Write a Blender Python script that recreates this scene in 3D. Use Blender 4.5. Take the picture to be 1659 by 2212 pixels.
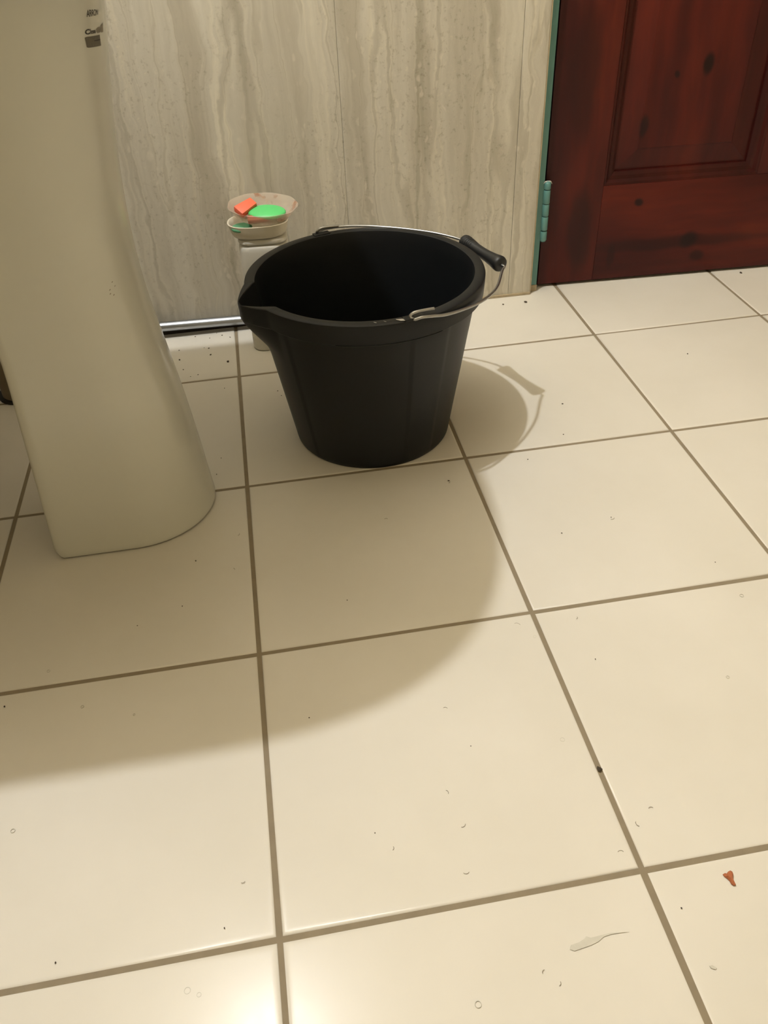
import bpy, bmesh, math, random
from mathutils import Vector, Matrix

random.seed(7)
for o in list(bpy.data.objects):
    bpy.data.objects.remove(o, do_unlink=True)
SC = bpy.context.scene
COL = SC.collection

# ------------------------------------------------------------------ camera
IW, IH, FPX = 1659.0, 2212.0, 1799.3
CAM = Vector((0.05543, -0.30945, 0.67037))
YAW, PITCH, ROLL = 0.139701, 0.682848, -0.047994
fwd = Vector((math.sin(YAW)*math.cos(PITCH), math.cos(YAW)*math.cos(PITCH), -math.sin(PITCH)))
rgt = Vector((math.cos(YAW), -math.sin(YAW), 0.0))
upv = rgt.cross(fwd)
r2 = math.cos(ROLL)*rgt + math.sin(ROLL)*upv
u2 = -math.sin(ROLL)*rgt + math.cos(ROLL)*upv
cd = bpy.data.cameras.new('camera')
cam = bpy.data.objects.new('camera', cd)
COL.objects.link(cam)
m = Matrix.Identity(4)
for i in range(3):
    m[i][0] = r2[i]; m[i][1] = u2[i]; m[i][2] = -fwd[i]; m[i][3] = CAM[i]
cam.matrix_world = m
cd.sensor_fit = 'VERTICAL'
cd.sensor_height = 36.0
cd.lens = FPX/IH*36.0
cd.clip_start = 0.01
SC.camera = cam

# ------------------------------------------------------------------ world, light, exposure
w = bpy.data.worlds.new('world'); SC.world = w
w.use_nodes = True
w.node_tree.nodes['Background'].inputs[0].default_value = (0.0, 0.0, 0.0, 1)
w.node_tree.nodes['Background'].inputs[1].default_value = 0.0

LAMP = Vector((-0.190, 0.550, 1.80))
ld = bpy.data.lights.new('lamp_light', 'POINT')
ld.energy = 60.5
ld.color = (0.965, 0.985, 1.0)
ld.shadow_soft_size = 0.017
lo = bpy.data.objects.new('lamp_light', ld)
lo.location = LAMP
COL.objects.link(lo)

vs = SC.view_settings
vs.view_transform = 'Standard'
vs.look = 'None'
vs.gamma = 1.0
vs.use_curve_mapping = False
vs.exposure = 0.0

# ------------------------------------------------------------------ node helpers
def new_mat(name):
    mt = bpy.data.materials.new(name); mt.use_nodes = True
    nt = mt.node_tree
    return mt, nt, nt.nodes['Principled BSDF']

def setp(b, **k):
    for n, v in k.items():
        n = n.replace('_', ' ')
        for s in b.inputs:
            if s.name.lower() == n.lower():
                s.default_value = v if not isinstance(v, tuple) else (*v, 1)[:4]
                break

def simple(name, col, rough=0.5, metal=0.0, var=0.06, scale=40, bump=0.0, spec=0.5):
    mt, nt, b = new_mat(name)
    tc = nt.nodes.new('ShaderNodeTexCoord')
    nz = nt.nodes.new('ShaderNodeTexNoise'); nz.inputs['Scale'].default_value = scale
    nz.inputs['Detail'].default_value = 4
    nt.links.new(tc.outputs['Object'], nz.inputs['Vector'])
    mx = nt.nodes.new('ShaderNodeMix'); mx.data_type = 'RGBA'
    mx.inputs['A'].default_value = (*[c*(1-var) for c in col], 1)
    mx.inputs['B'].default_value = (*[min(1, c*(1+var)) for c in col], 1)
    nt.links.new(nz.outputs['Fac'], mx.inputs['Factor'])
    nt.links.new(mx.outputs['Result'], b.inputs['Base Color'])
    setp(b, Roughness=rough, Metallic=metal)
    b.inputs['Specular IOR Level'].default_value = spec
    if bump:
        bp = nt.nodes.new('ShaderNodeBump'); bp.inputs['Strength'].default_value = bump
        bp.inputs['Distance'].default_value = 0.001
        nt.links.new(nz.outputs['Fac'], bp.inputs['Height'])
        nt.links.new(bp.outputs['Normal'], b.inputs['Normal'])
    return mt

def mathn(nt, op, a, b=None, c=None):
    n = nt.nodes.new('ShaderNodeMath'); n.operation = op
    for i, v in enumerate((a, b, c)):
        if v is None: continue
        if isinstance(v, (int, float)): n.inputs[i].default_value = v
        else: nt.links.new(v, n.inputs[i])
    return n.outputs[0]

def noise(nt, vec, scale=1.0, detail=4, rough=0.5, dist=0.0):
    n = nt.nodes.new('ShaderNodeTexNoise')
    n.inputs['Scale'].default_value = scale; n.inputs['Detail'].default_value = detail
    n.inputs['Roughness'].default_value = rough; n.inputs['Distortion'].default_value = dist
    nt.links.new(vec, n.inputs['Vector'])
    return n

def ramp(nt, fac, stops, interp='LINEAR'):
    r = nt.nodes.new('ShaderNodeValToRGB'); r.color_ramp.interpolation = interp
    el = r.color_ramp.elements
    while len(el) > 1: el.remove(el[-1])
    el[0].position = stops[0][0]; el[0].color = (*stops[0][1], 1)
    for p_, c_ in stops[1:]:
        e = el.new(p_); e.color = (*c_, 1)
    nt.links.new(fac, r.inputs['Fac'])
    return r.outputs['Color']

def mixc(nt, fac, a, b, mode='MIX'):
    mx = nt.nodes.new('ShaderNodeMix'); mx.data_type = 'RGBA'; mx.blend_type = mode
    for s, v in (('Factor', fac), ('A', a), ('B', b)):
        if isinstance(v, (int, float)): mx.inputs[s].default_value = v
        elif isinstance(v, tuple): mx.inputs[s].default_value = (*v, 1)
        else: nt.links.new(v, mx.inputs[s])
    return mx.outputs['Result']

def mapping(nt, vec, scale=(1, 1, 1), loc=(0, 0, 0)):
    mp = nt.nodes.new('ShaderNodeMapping')
    mp.inputs['Scale'].default_value = scale; mp.inputs['Location'].default_value = loc
    nt.links.new(vec, mp.inputs['Vector'])
    return mp.outputs['Vector']

# ------------------------------------------------------------------ materials
def tile_material():
    mt, nt, b = new_mat('glazed_cream_tile')
    geo = nt.nodes.new('ShaderNodeNewGeometry'); pos = geo.outputs['Position']
    oi = nt.nodes.new('ShaderNodeObjectInfo')
    n1 = noise(nt, pos, 5.0, 3)
    n2 = noise(nt, pos, 60.0, 4)
    c = ramp(nt, n1.outputs['Fac'], [(0.3, (0.70, 0.662, 0.585)), (0.7, (0.75, 0.712, 0.642))])
    c = mixc(nt, mathn(nt, 'MULTIPLY', oi.outputs['Random'], 0.05), c, (0.80, 0.73, 0.62))
    c = mixc(nt, mathn(nt, 'MULTIPLY', n2.outputs['Fac'], 0.08), c, (0.55, 0.48, 0.38))
    nt.links.new(c, b.inputs['Base Color'])
    r = mathn(nt, 'MULTIPLY_ADD', n2.outputs['Fac'], 0.08, 0.19)
    nt.links.new(r, b.inputs['Roughness'])
    nw = noise(nt, pos, 9.0, 2)
    bp = nt.nodes.new('ShaderNodeBump'); bp.inputs['Strength'].default_value = 0.06
    bp.inputs['Distance'].default_value = 0.003
    nt.links.new(nw.outputs['Fac'], bp.inputs['Height'])
    nt.links.new(bp.outputs['Normal'], b.inputs['Normal'])
    b.inputs['IOR'].default_value = 1.27
    return mt

def travertine_material():
    mt, nt, b = new_mat('travertine_print_panel')
    geo = nt.nodes.new('ShaderNodeNewGeometry'); pos = geo.outputs['Position']
    # wandering warp
    wv = noise(nt, mapping(nt, pos, (6, 6, 3.2)), 1.0, 4, 0.6)
    wv2 = noise(nt, mapping(nt, pos, (40, 40, 22), (3, 1, 2)), 1.0, 3)
    sep = nt.nodes.new('ShaderNodeSeparateXYZ'); nt.links.new(pos, sep.inputs[0])
    x = mathn(nt, 'ADD', sep.outputs['X'], mathn(nt, 'MULTIPLY', mathn(nt, 'SUBTRACT', wv.outputs['Fac'], 0.5), 0.048))
    x = mathn(nt, 'ADD', x, mathn(nt, 'MULTIPLY', mathn(nt, 'SUBTRACT', wv2.outputs['Fac'], 0.5), 0.020))
    x = mathn(nt, 'ADD', x, mathn(nt, 'MULTIPLY', sep.outputs['Z'], 0.015))
    cb = nt.nodes.new('ShaderNodeCombineXYZ')
    nt.links.new(x, cb.inputs[0]); nt.links.new(sep.outputs['Y'], cb.inputs[1]); nt.links.new(sep.outputs['Z'], cb.inputs[2])
    v = cb.outputs[0]
    broad = noise(nt, mapping(nt, v, (11, 1, 0.5)), 1.0, 3)
    mid = noise(nt, mapping(nt, v, (30, 1, 0.8), (5, 0, 2)), 1.0, 5, 0.55)
    fine = noise(nt, mapping(nt, v, (120, 1, 6), (1, 0, 9)), 1.0, 4)
    c = ramp(nt, broad.outputs['Fac'], [(0.30, (0.51, 0.468, 0.38)), (0.5, (0.585, 0.542, 0.45)), (0.7, (0.65, 0.607, 0.51))])
    veins = ramp(nt, mid.outputs['Fac'], [(0.36, (0.78, 0.76, 0.72)), (0.43, (0.92, 0.91, 0.89)), (0.50, (1, 1, 1)), (0.58, (1.0, 1.0, 1.0)), (0.62, (1.14, 1.13, 1.10)), (0.7, (1.05, 1.05, 1.05))])
    c = mixc(nt, 0.70, c, veins, 'MULTIPLY')
    for sc_, lc_, wd_, dk_ in (((8, 1, 0.55), (3, 0, 7), 0.013, 0.83), ((13, 1, 0.9), (9, 0, 1), 0.010, 0.90)):
        cn = noise(nt, mapping(nt, v, sc_, lc_), 1.0, 3, 0.5)
        ab = mathn(nt, 'ABSOLUTE', mathn(nt, 'SUBTRACT', cn.outputs['Fac'], 0.5))
        ln = ramp(nt, ab, [(0.0, (dk_, dk_*0.985, dk_*0.95)), (wd_*0.7, (dk_+0.05, dk_+0.045, dk_+0.03)), (wd_, (1.05, 1.05, 1.04)), (wd_*2.0, (1.0, 1.0, 1.0))])
        c = mixc(nt, 1.0, c, ln, 'MULTIPLY')
    fr = ramp(nt, fine.outputs['Fac'], [(0.35, (0.90, 0.89, 0.87)), (0.6, (1.04, 1.04, 1.04))])
    c = mixc(nt, 0.6, c, fr, 'MULTIPLY')
    # pitted speckle in patches
    sp = noise(nt, mapping(nt, pos, (170, 170, 150)), 1.0, 3, 0.6)
    patch = noise(nt, mapping(nt, pos, (9, 9, 4), (4, 4, 4)), 1.0, 3)
    pm = ramp(nt, patch.outputs['Fac'], [(0.40, (0, 0, 0)), (0.58, (1, 1, 1))])
    sm = ramp(nt, sp.outputs['Fac'], [(0.30, (0.76, 0.74, 0.70)), (0.43, (1, 1, 1)), (0.62, (1, 1, 1)), (0.72, (1.12, 1.11, 1.08))])
    c = mixc(nt, pm, c, mixc(nt, 0.85, c, sm, 'MULTIPLY'))
    # pale crystalline blobs along veins
    vo = nt.nodes.new('ShaderNodeTexVoronoi'); vo.inputs['Scale'].default_value = 1.0
    bw = noise(nt, mapping(nt, pos, (90, 90, 70), (7, 3, 1)), 1.0, 3)
    vm = nt.nodes.new('ShaderNodeVectorMath'); vm.operation = 'MULTIPLY_ADD'
    nt.links.new(bw.outputs['Color'], vm.inputs[0]); vm.inputs[1].default_value = (0.9, 0.0, 0.9)
    nt.links.new(mapping(nt, v, (85, 60, 40)), vm.inputs[2])
    nt.links.new(vm.outputs[0], vo.inputs['Vector'])
    bl = ramp(nt, vo.outputs['Distance'], [(0.16, (1, 1, 1)), (0.30, (0, 0, 0))])
    bmask = noise(nt, mapping(nt, v, (30, 1, 5), (2, 0, 8)), 1.0, 2)
    bm_ = ramp(nt, bmask.outputs['Fac'], [(0.52, (0, 0, 0)), (0.62, (0.50, 0.50, 0.50))])
    c = mixc(nt, mathn(nt, 'MULTIPLY', bl, bm_), c, (0.70, 0.64, 0.53))
    nt.links.new(c, b.inputs['Base Color'])
    setp(b, Roughness=0.42)
    b.inputs['Specular IOR Level'].default_value = 0.35
    bp = nt.nodes.new('ShaderNodeBump'); bp.inputs['Strength'].default_value = 0.35
    bp.inputs['Distance'].default_value = 0.0012
    hs = mathn(nt, 'ADD', mathn(nt, 'MULTIPLY', sp.outputs['Fac'], 0.6), mid.outputs['Fac'])
    nt.links.new(hs, bp.inputs['Height'])
    nt.links.new(bp.outputs['Normal'], b.inputs['Normal'])
    return mt

def wood_material(name, axis, knots=(), smears=(), tone=1.0):
    """red stained softwood, grain along axis ('x' or 'z') in door space; knots = (x, z, rx, rz, strength)"""
    mt, nt, b = new_mat(name)
    tc = nt.nodes.new('ShaderNodeTexCoord'); ob = tc.outputs['Object']
    sc = (3, 20, 42) if axis == 'x' else (42, 20, 3)
    sb = (1.6, 5, 9) if axis == 'x' else (9, 5, 1.6)
    wp = noise(nt, mapping(nt, ob, (6, 6, 6)), 1.0, 3)
    add = nt.nodes.new('ShaderNodeVectorMath'); add.operation = 'MULTIPLY_ADD'
    nt.links.new(wp.outputs['Color'], add.inputs[0]); add.inputs[1].default_value = (0.03, 0.0, 0.03)
    nt.links.new(ob, add.inputs[2])
    v = add.outputs[0]
    g = noise(nt, mapping(nt, v, sc), 1.0, 5, 0.6)
    bd = noise(nt, mapping(nt, v, sb, (2, 2, 5)), 1.0, 4, 0.55)
    c = ramp(nt, bd.outputs['Fac'], [(0.30, (0.026*tone, 0.0062*tone, 0.0062*tone)), (0.45, (0.062*tone, 0.0095*tone, 0.0075*tone)),
                                     (0.58, (0.105*tone, 0.0145*tone, 0.0085*tone)), (0.74, (0.20*tone, 0.036*tone, 0.012*tone))])
    gr = ramp(nt, g.outputs['Fac'], [(0.3, (0.75, 0.72, 0.72)), (0.6, (1.06, 1.05, 1.05))])
    c = mixc(nt, 0.7, c, gr, 'MULTIPLY')
    sep = nt.nodes.new('ShaderNodeSeparateXYZ'); nt.links.new(v, sep.inputs[0])
    for kx, kz, rx, rz, st in knots:
        dx = mathn(nt, 'DIVIDE', mathn(nt, 'SUBTRACT', sep.outputs['X'], kx + 0.015), rx)
        dz = mathn(nt, 'DIVIDE', mathn(nt, 'SUBTRACT', sep.outputs['Z'], kz + 0.015), rz)
        d = mathn(nt, 'SQRT', mathn(nt, 'ADD', mathn(nt, 'MULTIPLY', dx, dx), mathn(nt, 'MULTIPLY', dz, dz)))
        f = ramp(nt, d, [(0.45, (st, st, st)), (1.0, (0, 0, 0))], 'EASE')
        c = mixc(nt, f, c, (0.014, 0.005, 0.005))
    nt.links.new(c, b.inputs['Base Color'])
    setp(b, Roughness=0.38)
    b.inputs['Specular IOR Level'].default_value = 0.24
    bp = nt.nodes.new('ShaderNodeBump'); bp.inputs['Strength'].default_value = 0.12
    bp.inputs['Distance'].default_value = 0.0006
    nt.links.new(g.outputs['Fac'], bp.inputs['Height']); nt.links.new(bp.outputs['Normal'], b.inputs['Normal'])
    return mt

M = {}
M['tile'] = tile_material()
M['grout'] = simple('tan_grout', (0.265, 0.215, 0.145), 0.9, var=0.18, scale=60, bump=0.5)
M['trav'] = travertine_material()
M['subwall'] = simple('plaster_backing', (0.35, 0.30, 0.22), 0.9)
M['roomwall'] = simple('cream_room_wall', (0.56, 0.485, 0.335), 0.55, var=0.05, scale=6)
M['ceil'] = simple('white_ceiling_paint', (0.72, 0.655, 0.52), 0.8, var=0.02)
M['caulk'] = simple('grubby_caulk', (0.42, 0.34, 0.22), 0.7, var=0.3, scale=80)
M['darkstrip'] = simple('dark_gap_shade', (0.022, 0.014, 0.008), 0.8, var=0.3)  # near-black brown stands in for shade in the gap below the panels
M['chrome'] = simple('dull_chrome', (0.40, 0.42, 0.455), 0.36, 1.0, var=0.12, scale=55, bump=0.35)
M['turq'] = simple('turquoise_gloss_paint', (0.115, 0.27, 0.25), 0.35, var=0.10, scale=50)
M['ceramic'] = simple('white_glazed_ceramic', (0.655, 0.648, 0.585), 0.20, var=0.015, scale=4)
M['bucket'] = simple('black_bucket_plastic', (0.0058, 0.0068, 0.0082), 0.46, var=0.15, scale=90, bump=0.05, spec=0.36)
M['bucket_in'] = M['bucket']
M['grip'] = simple('black_grip_plastic', (0.011, 0.0115, 0.0125), 0.45, var=0.1)
M['wire'] = simple('galvanised_wire', (0.42, 0.42, 0.42), 0.38, 1.0, var=0.2, scale=120)
M['scuff'] = simple('pale_scuff', (0.62, 0.61, 0.58), 0.6, var=0.2, scale=300)
M['white_plastic'] = simple('white_plastic', (0.72, 0.69, 0.61), 0.35, var=0.02)
M['cream_plastic'] = simple('cream_plastic', (0.73, 0.67, 0.54), 0.36, var=0.05)
M['green'] = simple('mint_green_soap', (0.11, 0.62, 0.18), 0.45, var=0.05)
M['green2'] = simple('dull_green_soap', (0.10, 0.30, 0.16), 0.5, var=0.1)
M['orange'] = simple('coral_orange_soap', (0.85, 0.15, 0.07), 0.5, var=0.08)
M['residue'] = simple('red_soap_residue', (0.48, 0.10, 0.05), 0.6, var=0.2, scale=120)
M['crumb'] = simple('dark_dirt_and_gap_shade', (0.06, 0.045, 0.03), 0.9, var=0.4, scale=300)  # dirt crumbs, and the painted gap shadow under the pedestal
M['fibre'] = simple('grey_fibre', (0.30, 0.26, 0.20), 0.8)
M['stain'] = simple('dried_water_stain', (0.60, 0.57, 0.49), 0.4, var=0.12, scale=120)
M['flake'] = simple('rust_brown_flake', (0.42, 0.13, 0.05), 0.7, var=0.3, scale=260)
M['ink'] = simple('black_print', (0.045, 0.038, 0.030), 0.6, var=0.2, scale=300)
M['inkgrey'] = simple('grey_print', (0.14, 0.125, 0.095), 0.6, var=0.2, scale=500)
M['inkfaint'] = simple('faint_grey_print', (0.27, 0.24, 0.185), 0.6, var=0.25, scale=400)
M['hose'] = simple('black_rubber_hose', (0.012, 0.010, 0.009), 0.6)
M['greypipe'] = simple('brown_grey_pipe', (0.20, 0.165, 0.115), 0.5)
M['brass'] = simple('lamp_metal', (0.6, 0.58, 0.55), 0.3, 1.0)

def clear_plastic():
    mt, nt, b = new_mat('frosted_pinkish_plastic')
    out = [n for n in nt.nodes if n.type == 'OUTPUT_MATERIAL'][0]
    tc = nt.nodes.new('ShaderNodeTexCoord')
    nz = noise(nt, tc.outputs['Object'], 45.0, 3)
    col = ramp(nt, nz.outputs['Fac'], [(0.42, (0.80, 0.71, 0.60)), (0.62, (0.80, 0.66, 0.56)), (0.70, (0.66, 0.30, 0.18))])
    nt.links.new(col, b.inputs['Base Color'])
    setp(b, Roughness=0.3)
    b.inputs['Specular IOR Level'].default_value = 0.5
    tr = nt.nodes.new('ShaderNodeBsdfTransparent'); tr.inputs[0].default_value = (0.95, 0.92, 0.88, 1)
    mx = nt.nodes.new('ShaderNodeMixShader'); mx.inputs[0].default_value = 0.31
    nt.links.new(tr.outputs[0], mx.inputs[1]); nt.links.new(b.outputs[0], mx.inputs[2])
    nt.links.new(mx.outputs[0], out.inputs['Surface'])
    return mt
M['clear'] = clear_plastic()

# ------------------------------------------------------------------ mesh helpers
def tag(o, label=None, cat=None, group=None, kind=None):
    if label: o['label'] = label
    if cat: o['category'] = cat
    if group: o['group'] = group
    if kind: o['kind'] = kind
    return o

def obj(name, bm, mat, parent=None, smooth=False, angle=None):
    me = bpy.data.meshes.new(name)
    bmesh.ops.recalc_face_normals(bm, faces=bm.faces[:])
    if smooth:
        for f in bm.faces: f.smooth = True
        if angle is not None:
            for e in bm.edges:
                if len(e.link_faces) == 2 and e.calc_face_angle(0) > math.radians(angle): e.smooth = False
    bm.to_mesh(me); bm.free()
    me.materials.append(M[mat] if isinstance(mat, str) else mat)
    o = bpy.data.objects.new(name, me); COL.objects.link(o)
    if parent is not None: o.parent = parent
    return o

def empty(name, loc=(0, 0, 0), rz=0.0):
    o = bpy.data.objects.new(name, None); o.empty_display_size = 0.05
    o.location = loc; o.rotation_euler = (0, 0, rz); COL.objects.link(o)
    return o

def box(bm, x0, x1, y0, y1, z0, z1):
    v = [bm.verts.new((x, y, z)) for x in (x0, x1) for y in (y0, y1) for z in (z0, z1)]
    for f in ((0, 1, 3, 2), (4, 6, 7, 5), (0, 4, 5, 1), (2, 3, 7, 6), (0, 2, 6, 4), (1, 5, 7, 3)):
        bm.faces.new([v[i] for i in f])

def bevel_box(bm, x0, x1, y0, y1, z0, z1, r, seg=2):
    t = bmesh.new(); box(t, x0, x1, y0, y1, z0, z1)
    bmesh.ops.bevel(t, geom=t.edges[:], offset=r, segments=seg, affect='EDGES', profile=0.6)
    me = bpy.data.meshes.new('t'); t.to_mesh(me); t.free(); bm.from_mesh(me); bpy.data.meshes.remove(me)

def loft(bm, rings, closed=True, cap0=False, cap1=False):
    vr = [[bm.verts.new(p) for p in r] for r in rings]
    n = len(vr[0])
    for a, b in zip(vr[:-1], vr[1:]):
        for i in range(n if closed else n-1):
            j = (i+1) % n
            bm.faces.new((a[i], a[j], b[j], b[i]))
    if cap0: bm.faces.new(list(reversed(vr[0])))
    if cap1: bm.faces.new(vr[-1])
    return vr

def catmull(pts, sub=8):
    P = [Vector(p) for p in pts]; out = []
    for i in range(len(P)-1):
        p0 = P[max(i-1, 0)]; p1 = P[i]; p2 = P[i+1]; p3 = P[min(i+2, len(P)-1)]
        for k in range(sub):
            t = k/sub
            out.append(0.5*((2*p1)+(p2-p0)*t+(2*p0-5*p1+4*p2-p3)*t*t+(3*p1-p0-3*p2+p3)*t**3))
    out.append(P[-1]); return out

def tube(bm, path, rad, n=10, caps=True):
    P = [Vector(p) for p in path]
    rings = []; prev = None
    for i, p in enumerate(P):
        t = (P[min(i+1, len(P)-1)]-P[max(i-1, 0)]).normalized()
        if prev is None:
            a = Vector((0, 0, 1)) if abs(t.z) < 0.9 else Vector((1, 0, 0))
            nrm = t.cross(a).normalized()
        else:
            nrm = (prev-t*prev.dot(t)).normalized()
        prev = nrm; bn = t.cross(nrm)
        r = rad(i/(len(P)-1)) if callable(rad) else rad
        rings.append([p+nrm*(r*math.cos(2*math.pi*k/n))+bn*(r*math.sin(2*math.pi*k/n)) for k in range(n)])
    loft(bm, rings, True, caps, caps)

def rrect(x0, x1, y0, y1, r, n=6):
    pts = []
    for cx, cy, a0 in ((x1-r, y1-r, 0), (x0+r, y1-r, 90), (x0+r, y0+r, 180), (x1-r, y0+r, 270)):
        for k in range(n+1):
            a = math.radians(a0+90*k/n); pts.append((cx+r*math.cos(a), cy+r*math.sin(a)))
    return pts

# ------------------------------------------------------------------ room shell
XL, XR, YB, YF, ZC = -0.42, 1.90, 1.08, -1.25, 2.10
T = 0.30; G = 0.0046

bm = bmesh.new(); box(bm, XL, XR, YF, 1.16, -0.05, -0.0012)
floor = tag(obj('floor', bm, 'grout'), 'cream ceramic tiled bathroom floor with tan grout lines', kind='structure')

def tile_mesh(x0, x1, y0, y1):
    bm = bmesh.new()
    rings = []
    for ins, z in ((0, -0.006), (0, -0.0017), (0.0003, -0.0010), (0.0009, -0.0004), (0.0018, -0.0001), (0.0030, 0.0), (0.0060, 0.0)):
        rings.append([(x0+ins, y0+ins, z), (x1-ins, y0+ins, z), (x1-ins, y1-ins, z), (x0+ins, y1-ins, z)])
    loft(bm, rings, True, False, True)
    return bm

full = None
for ix in range(-2, 7):
    for iy in range(-5, 4):
        x0, x1 = ix*T+G/2, (ix+1)*T-G/2
        y0, y1 = iy*T+G/2, (iy+1)*T-G/2
        cx0, cx1, cy0, cy1 = max(x0, XL+0.002), min(x1, XR-0.002), max(y0, YF+0.002), min(y1, 1.118)
        if cx1-cx0 < 0.02 or cy1-cy0 < 0.02: continue
        if iy == 3 and cx0 < 0.55: cy1 = min(cy1, 1.0785) if cx1 < 0.55 else cy1
        whole = (cx0, cx1, cy0, cy1) == (x0, x1, y0, y1)
        if whole and full is not None:
            o = bpy.data.objects.new('tile', full); COL.objects.link(o); o.parent = floor
        else:
            o = obj('tile', tile_mesh(cx0-x0, cx1-x0, cy0-y0, cy1-y0), 'tile', floor, smooth=True)
            if whole: full = o.data
        o.location = (x0, y0, random.uniform(-0.0002, 0.0002))
        o.rotation_euler = (random.uniform(-1, 1)*0.0012, random.uniform(-1, 1)*0.0012, random.uniform(-1, 1)*0.0012)

# back wall: backing with a doorway, clad with travertine-print panels
DX0, DX1, DZ = 0.5446, 1.462, 1.93
bm = bmesh.new()
box(bm, XL-0.10, DX0, 1.092, 1.20, -0.05, ZC)
box(bm, DX1, XR+0.10, 1.092, 1.20, -0.05, ZC)
box(bm, DX0, DX1, 1.092, 1.20, DZ, ZC)
wall_back = tag(obj('wall_back', bm, 'subwall'), 'bathroom wall clad in beige travertine-effect panels', kind='structure')
def panel(x0, x1, z0=0.004, z1=ZC-0.002):
    bm = bmesh.new()
    e = 0.0007
    rings = [[(x0, 1.0915, z0), (x1, 1.0915, z0), (x1, 1.0915, z1), (x0, 1.0915, z1)],
             [(x0, 1.0806, z0), (x1, 1.0806, z0), (x1, 1.0806, z1), (x0, 1.0806, z1)],
             [(x0+e, 1.08, z0), (x1-e, 1.08, z0), (x1-e, 1.08, z1), (x0+e, 1.08, z1)]]
    loft(bm, rings, True, True, True)
    return obj('panel', bm, 'trav', wall_back)
panel(-0.419, -0.3604); panel(-0.3596, 0.21385); panel(0.21415, 0.5009); panel(0.5014, 0.5425)
panel(1.4635, 1.70); panel(1.7008, 1.898); panel(0.549, 1.4625, DZ+0.03)

bm = bmesh.new(); box(bm, 0.5426, 0.5445, 1.0806, 1.0915, 0.0, ZC-0.01)
box(bm, 0.30, 0.5425, 1.0772, 1.0805, 0.0, 0.0042)
tag(obj('trim_1', bm, 'caulk'), 'grubby tan caulk bead at the edge of the wall panels', kind='structure')
bm = bmesh.new(); box(bm, XL+0.001, 0.262, 1.0765, 1.0798, 0.0, 0.017)  # strip added as the dark, shaded gap beneath the wall panels
tag(obj('gap_shade_back', bm, 'darkstrip'), 'dark brown strip standing in for the shaded gap at the wall foot under the pipe', kind='structure')

for nm, b_, lab in (('wall_left', (XL-0.1, XL, YF-0.1, 1.09, -0.05, ZC), 'cream wall behind the washbasin'),
                    ('wall_right', (XR, XR+0.1, YF-0.1, 1.09, -0.05, ZC), 'cream wall on the right of the room'),
                    ('wall_front', (XL, XR, YF-0.1, YF, -0.05, ZC), 'cream wall behind the camera')):
    bm = bmesh.new(); box(bm, *b_); tag(obj(nm, bm, 'roomwall'), lab, kind='structure')
bm = bmesh.new(); box(bm, XL-0.1, XR+0.1, YF-0.1, 1.20, ZC, ZC+0.1)
tag(obj('ceiling', bm, 'ceil'), 'white painted bathroom ceiling', kind='structure')

# door frame (turquoise jambs and head)
bm = bmesh.new()
box(bm, 0.5446, 0.5575, 1.0900, 1.185, 0.012, DZ); box(bm, 1.4485, 1.4605, 1.0925, 1.185, 0.0, DZ)
box(bm, 0.5618, 1.4485, 1.0925, 1.185, 1.916, DZ)
box(bm, 0.5575, 0.575, 1.150, 1.165, 0.0, 1.916); box(bm, 1.436, 1.4485, 1.150, 1.165, 0.0, 1.916)
tag(obj('trim_2', bm, 'turq'), 'turquoise painted door frame', kind='structure')
bm = bmesh.new(); box(bm, 0.5446, 0.5580, 1.0890, 1.185, 0.0, 0.0118)
tag(obj('trim_3', bm, 'caulk'), 'tan filler at the foot of the door frame', kind='structure')
bm = bmesh.new(); box(bm, 0.54, 1.47, 1.21, 1.26, -0.05, DZ+0.02)
tag(obj('wall_hall', bm, 'subwall'), 'dark hallway wall beyond the door', kind='structure')

# door: door space has its origin at the hinge corner, x along the width, y into the wall
HX, HY, DANG = 0.5645, 1.1035, math.radians(-3.0)
door = empty('door_1', (HX, HY, 0), DANG)
tag(door, 'dark red stained pine panelled door with turquoise hinge', kind='structure')
W_, H_, Z0 = 0.872, 1.905, 0.0055
ST, PW = 0.1045, 0.279
px = [(ST, ST+PW), (W_-ST-PW, W_-ST)]
pz = [(0.178, 0.735), (0.900, H_-0.11)]
M['w_st'] = wood_material('red_stained_pine_stile', 'z', [(0.07, 0.10, 0.03, 0.10, 0.6), (0.05, 0.36, 0.035, 0.14, 0.55)], tone=0.95)
M['w_ra'] = wood_material('red_stained_pine_rail', 'x', [(0.172, 0.148, 0.010, 0.009, 0.95), (0.26, 0.067, 0.22, 0.016, 0.55),
                          (0.285, 0.068, 0.022, 0.020, 0.9), (0.135, 0.050, 0.011, 0.030, 0.6), (0.305, 0.035, 0.016, 0.014, 0.7)], tone=0.95)
M['w_pa'] = wood_material('red_stained_pine_panel', 'z', [(0.258, 0.362, 0.0125, 0.021, 0.97), (0.208, 0.350, 0.006, 0.007, 0.9),
                          (0.161, 0.270, 0.010, 0.024, 0.85)], tone=1.05)
TH = 0.038
M['w_mo'] = wood_material('dark_stained_pine_moulding', 'z', tone=0.6)
def plank(name, x0, x1, z0, z1, mat):
    bm = bmesh.new(); bevel_box(bm, x0, x1, 0.0, TH, z0, z1, 0.0009, 2)
    return obj(name, bm, mat, door, smooth=True, angle=50)
e = 0.00015
plank('stile', 0, ST-e, Z0, H_, 'w_st'); plank('stile', W_-ST+e, W_, Z0, H_, 'w_st')
plank('rail', ST, W_-ST, Z0, pz[0][0], 'w_ra'); plank('rail', ST, W_-ST, pz[0][1], pz[1][0], 'w_ra'); plank('rail', ST, W_-ST, pz[1][1], H_, 'w_ra')
for a, b_ in pz: plank('muntin', px[0][1], px[1][0], a+e, b_-e, 'w_st')
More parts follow.
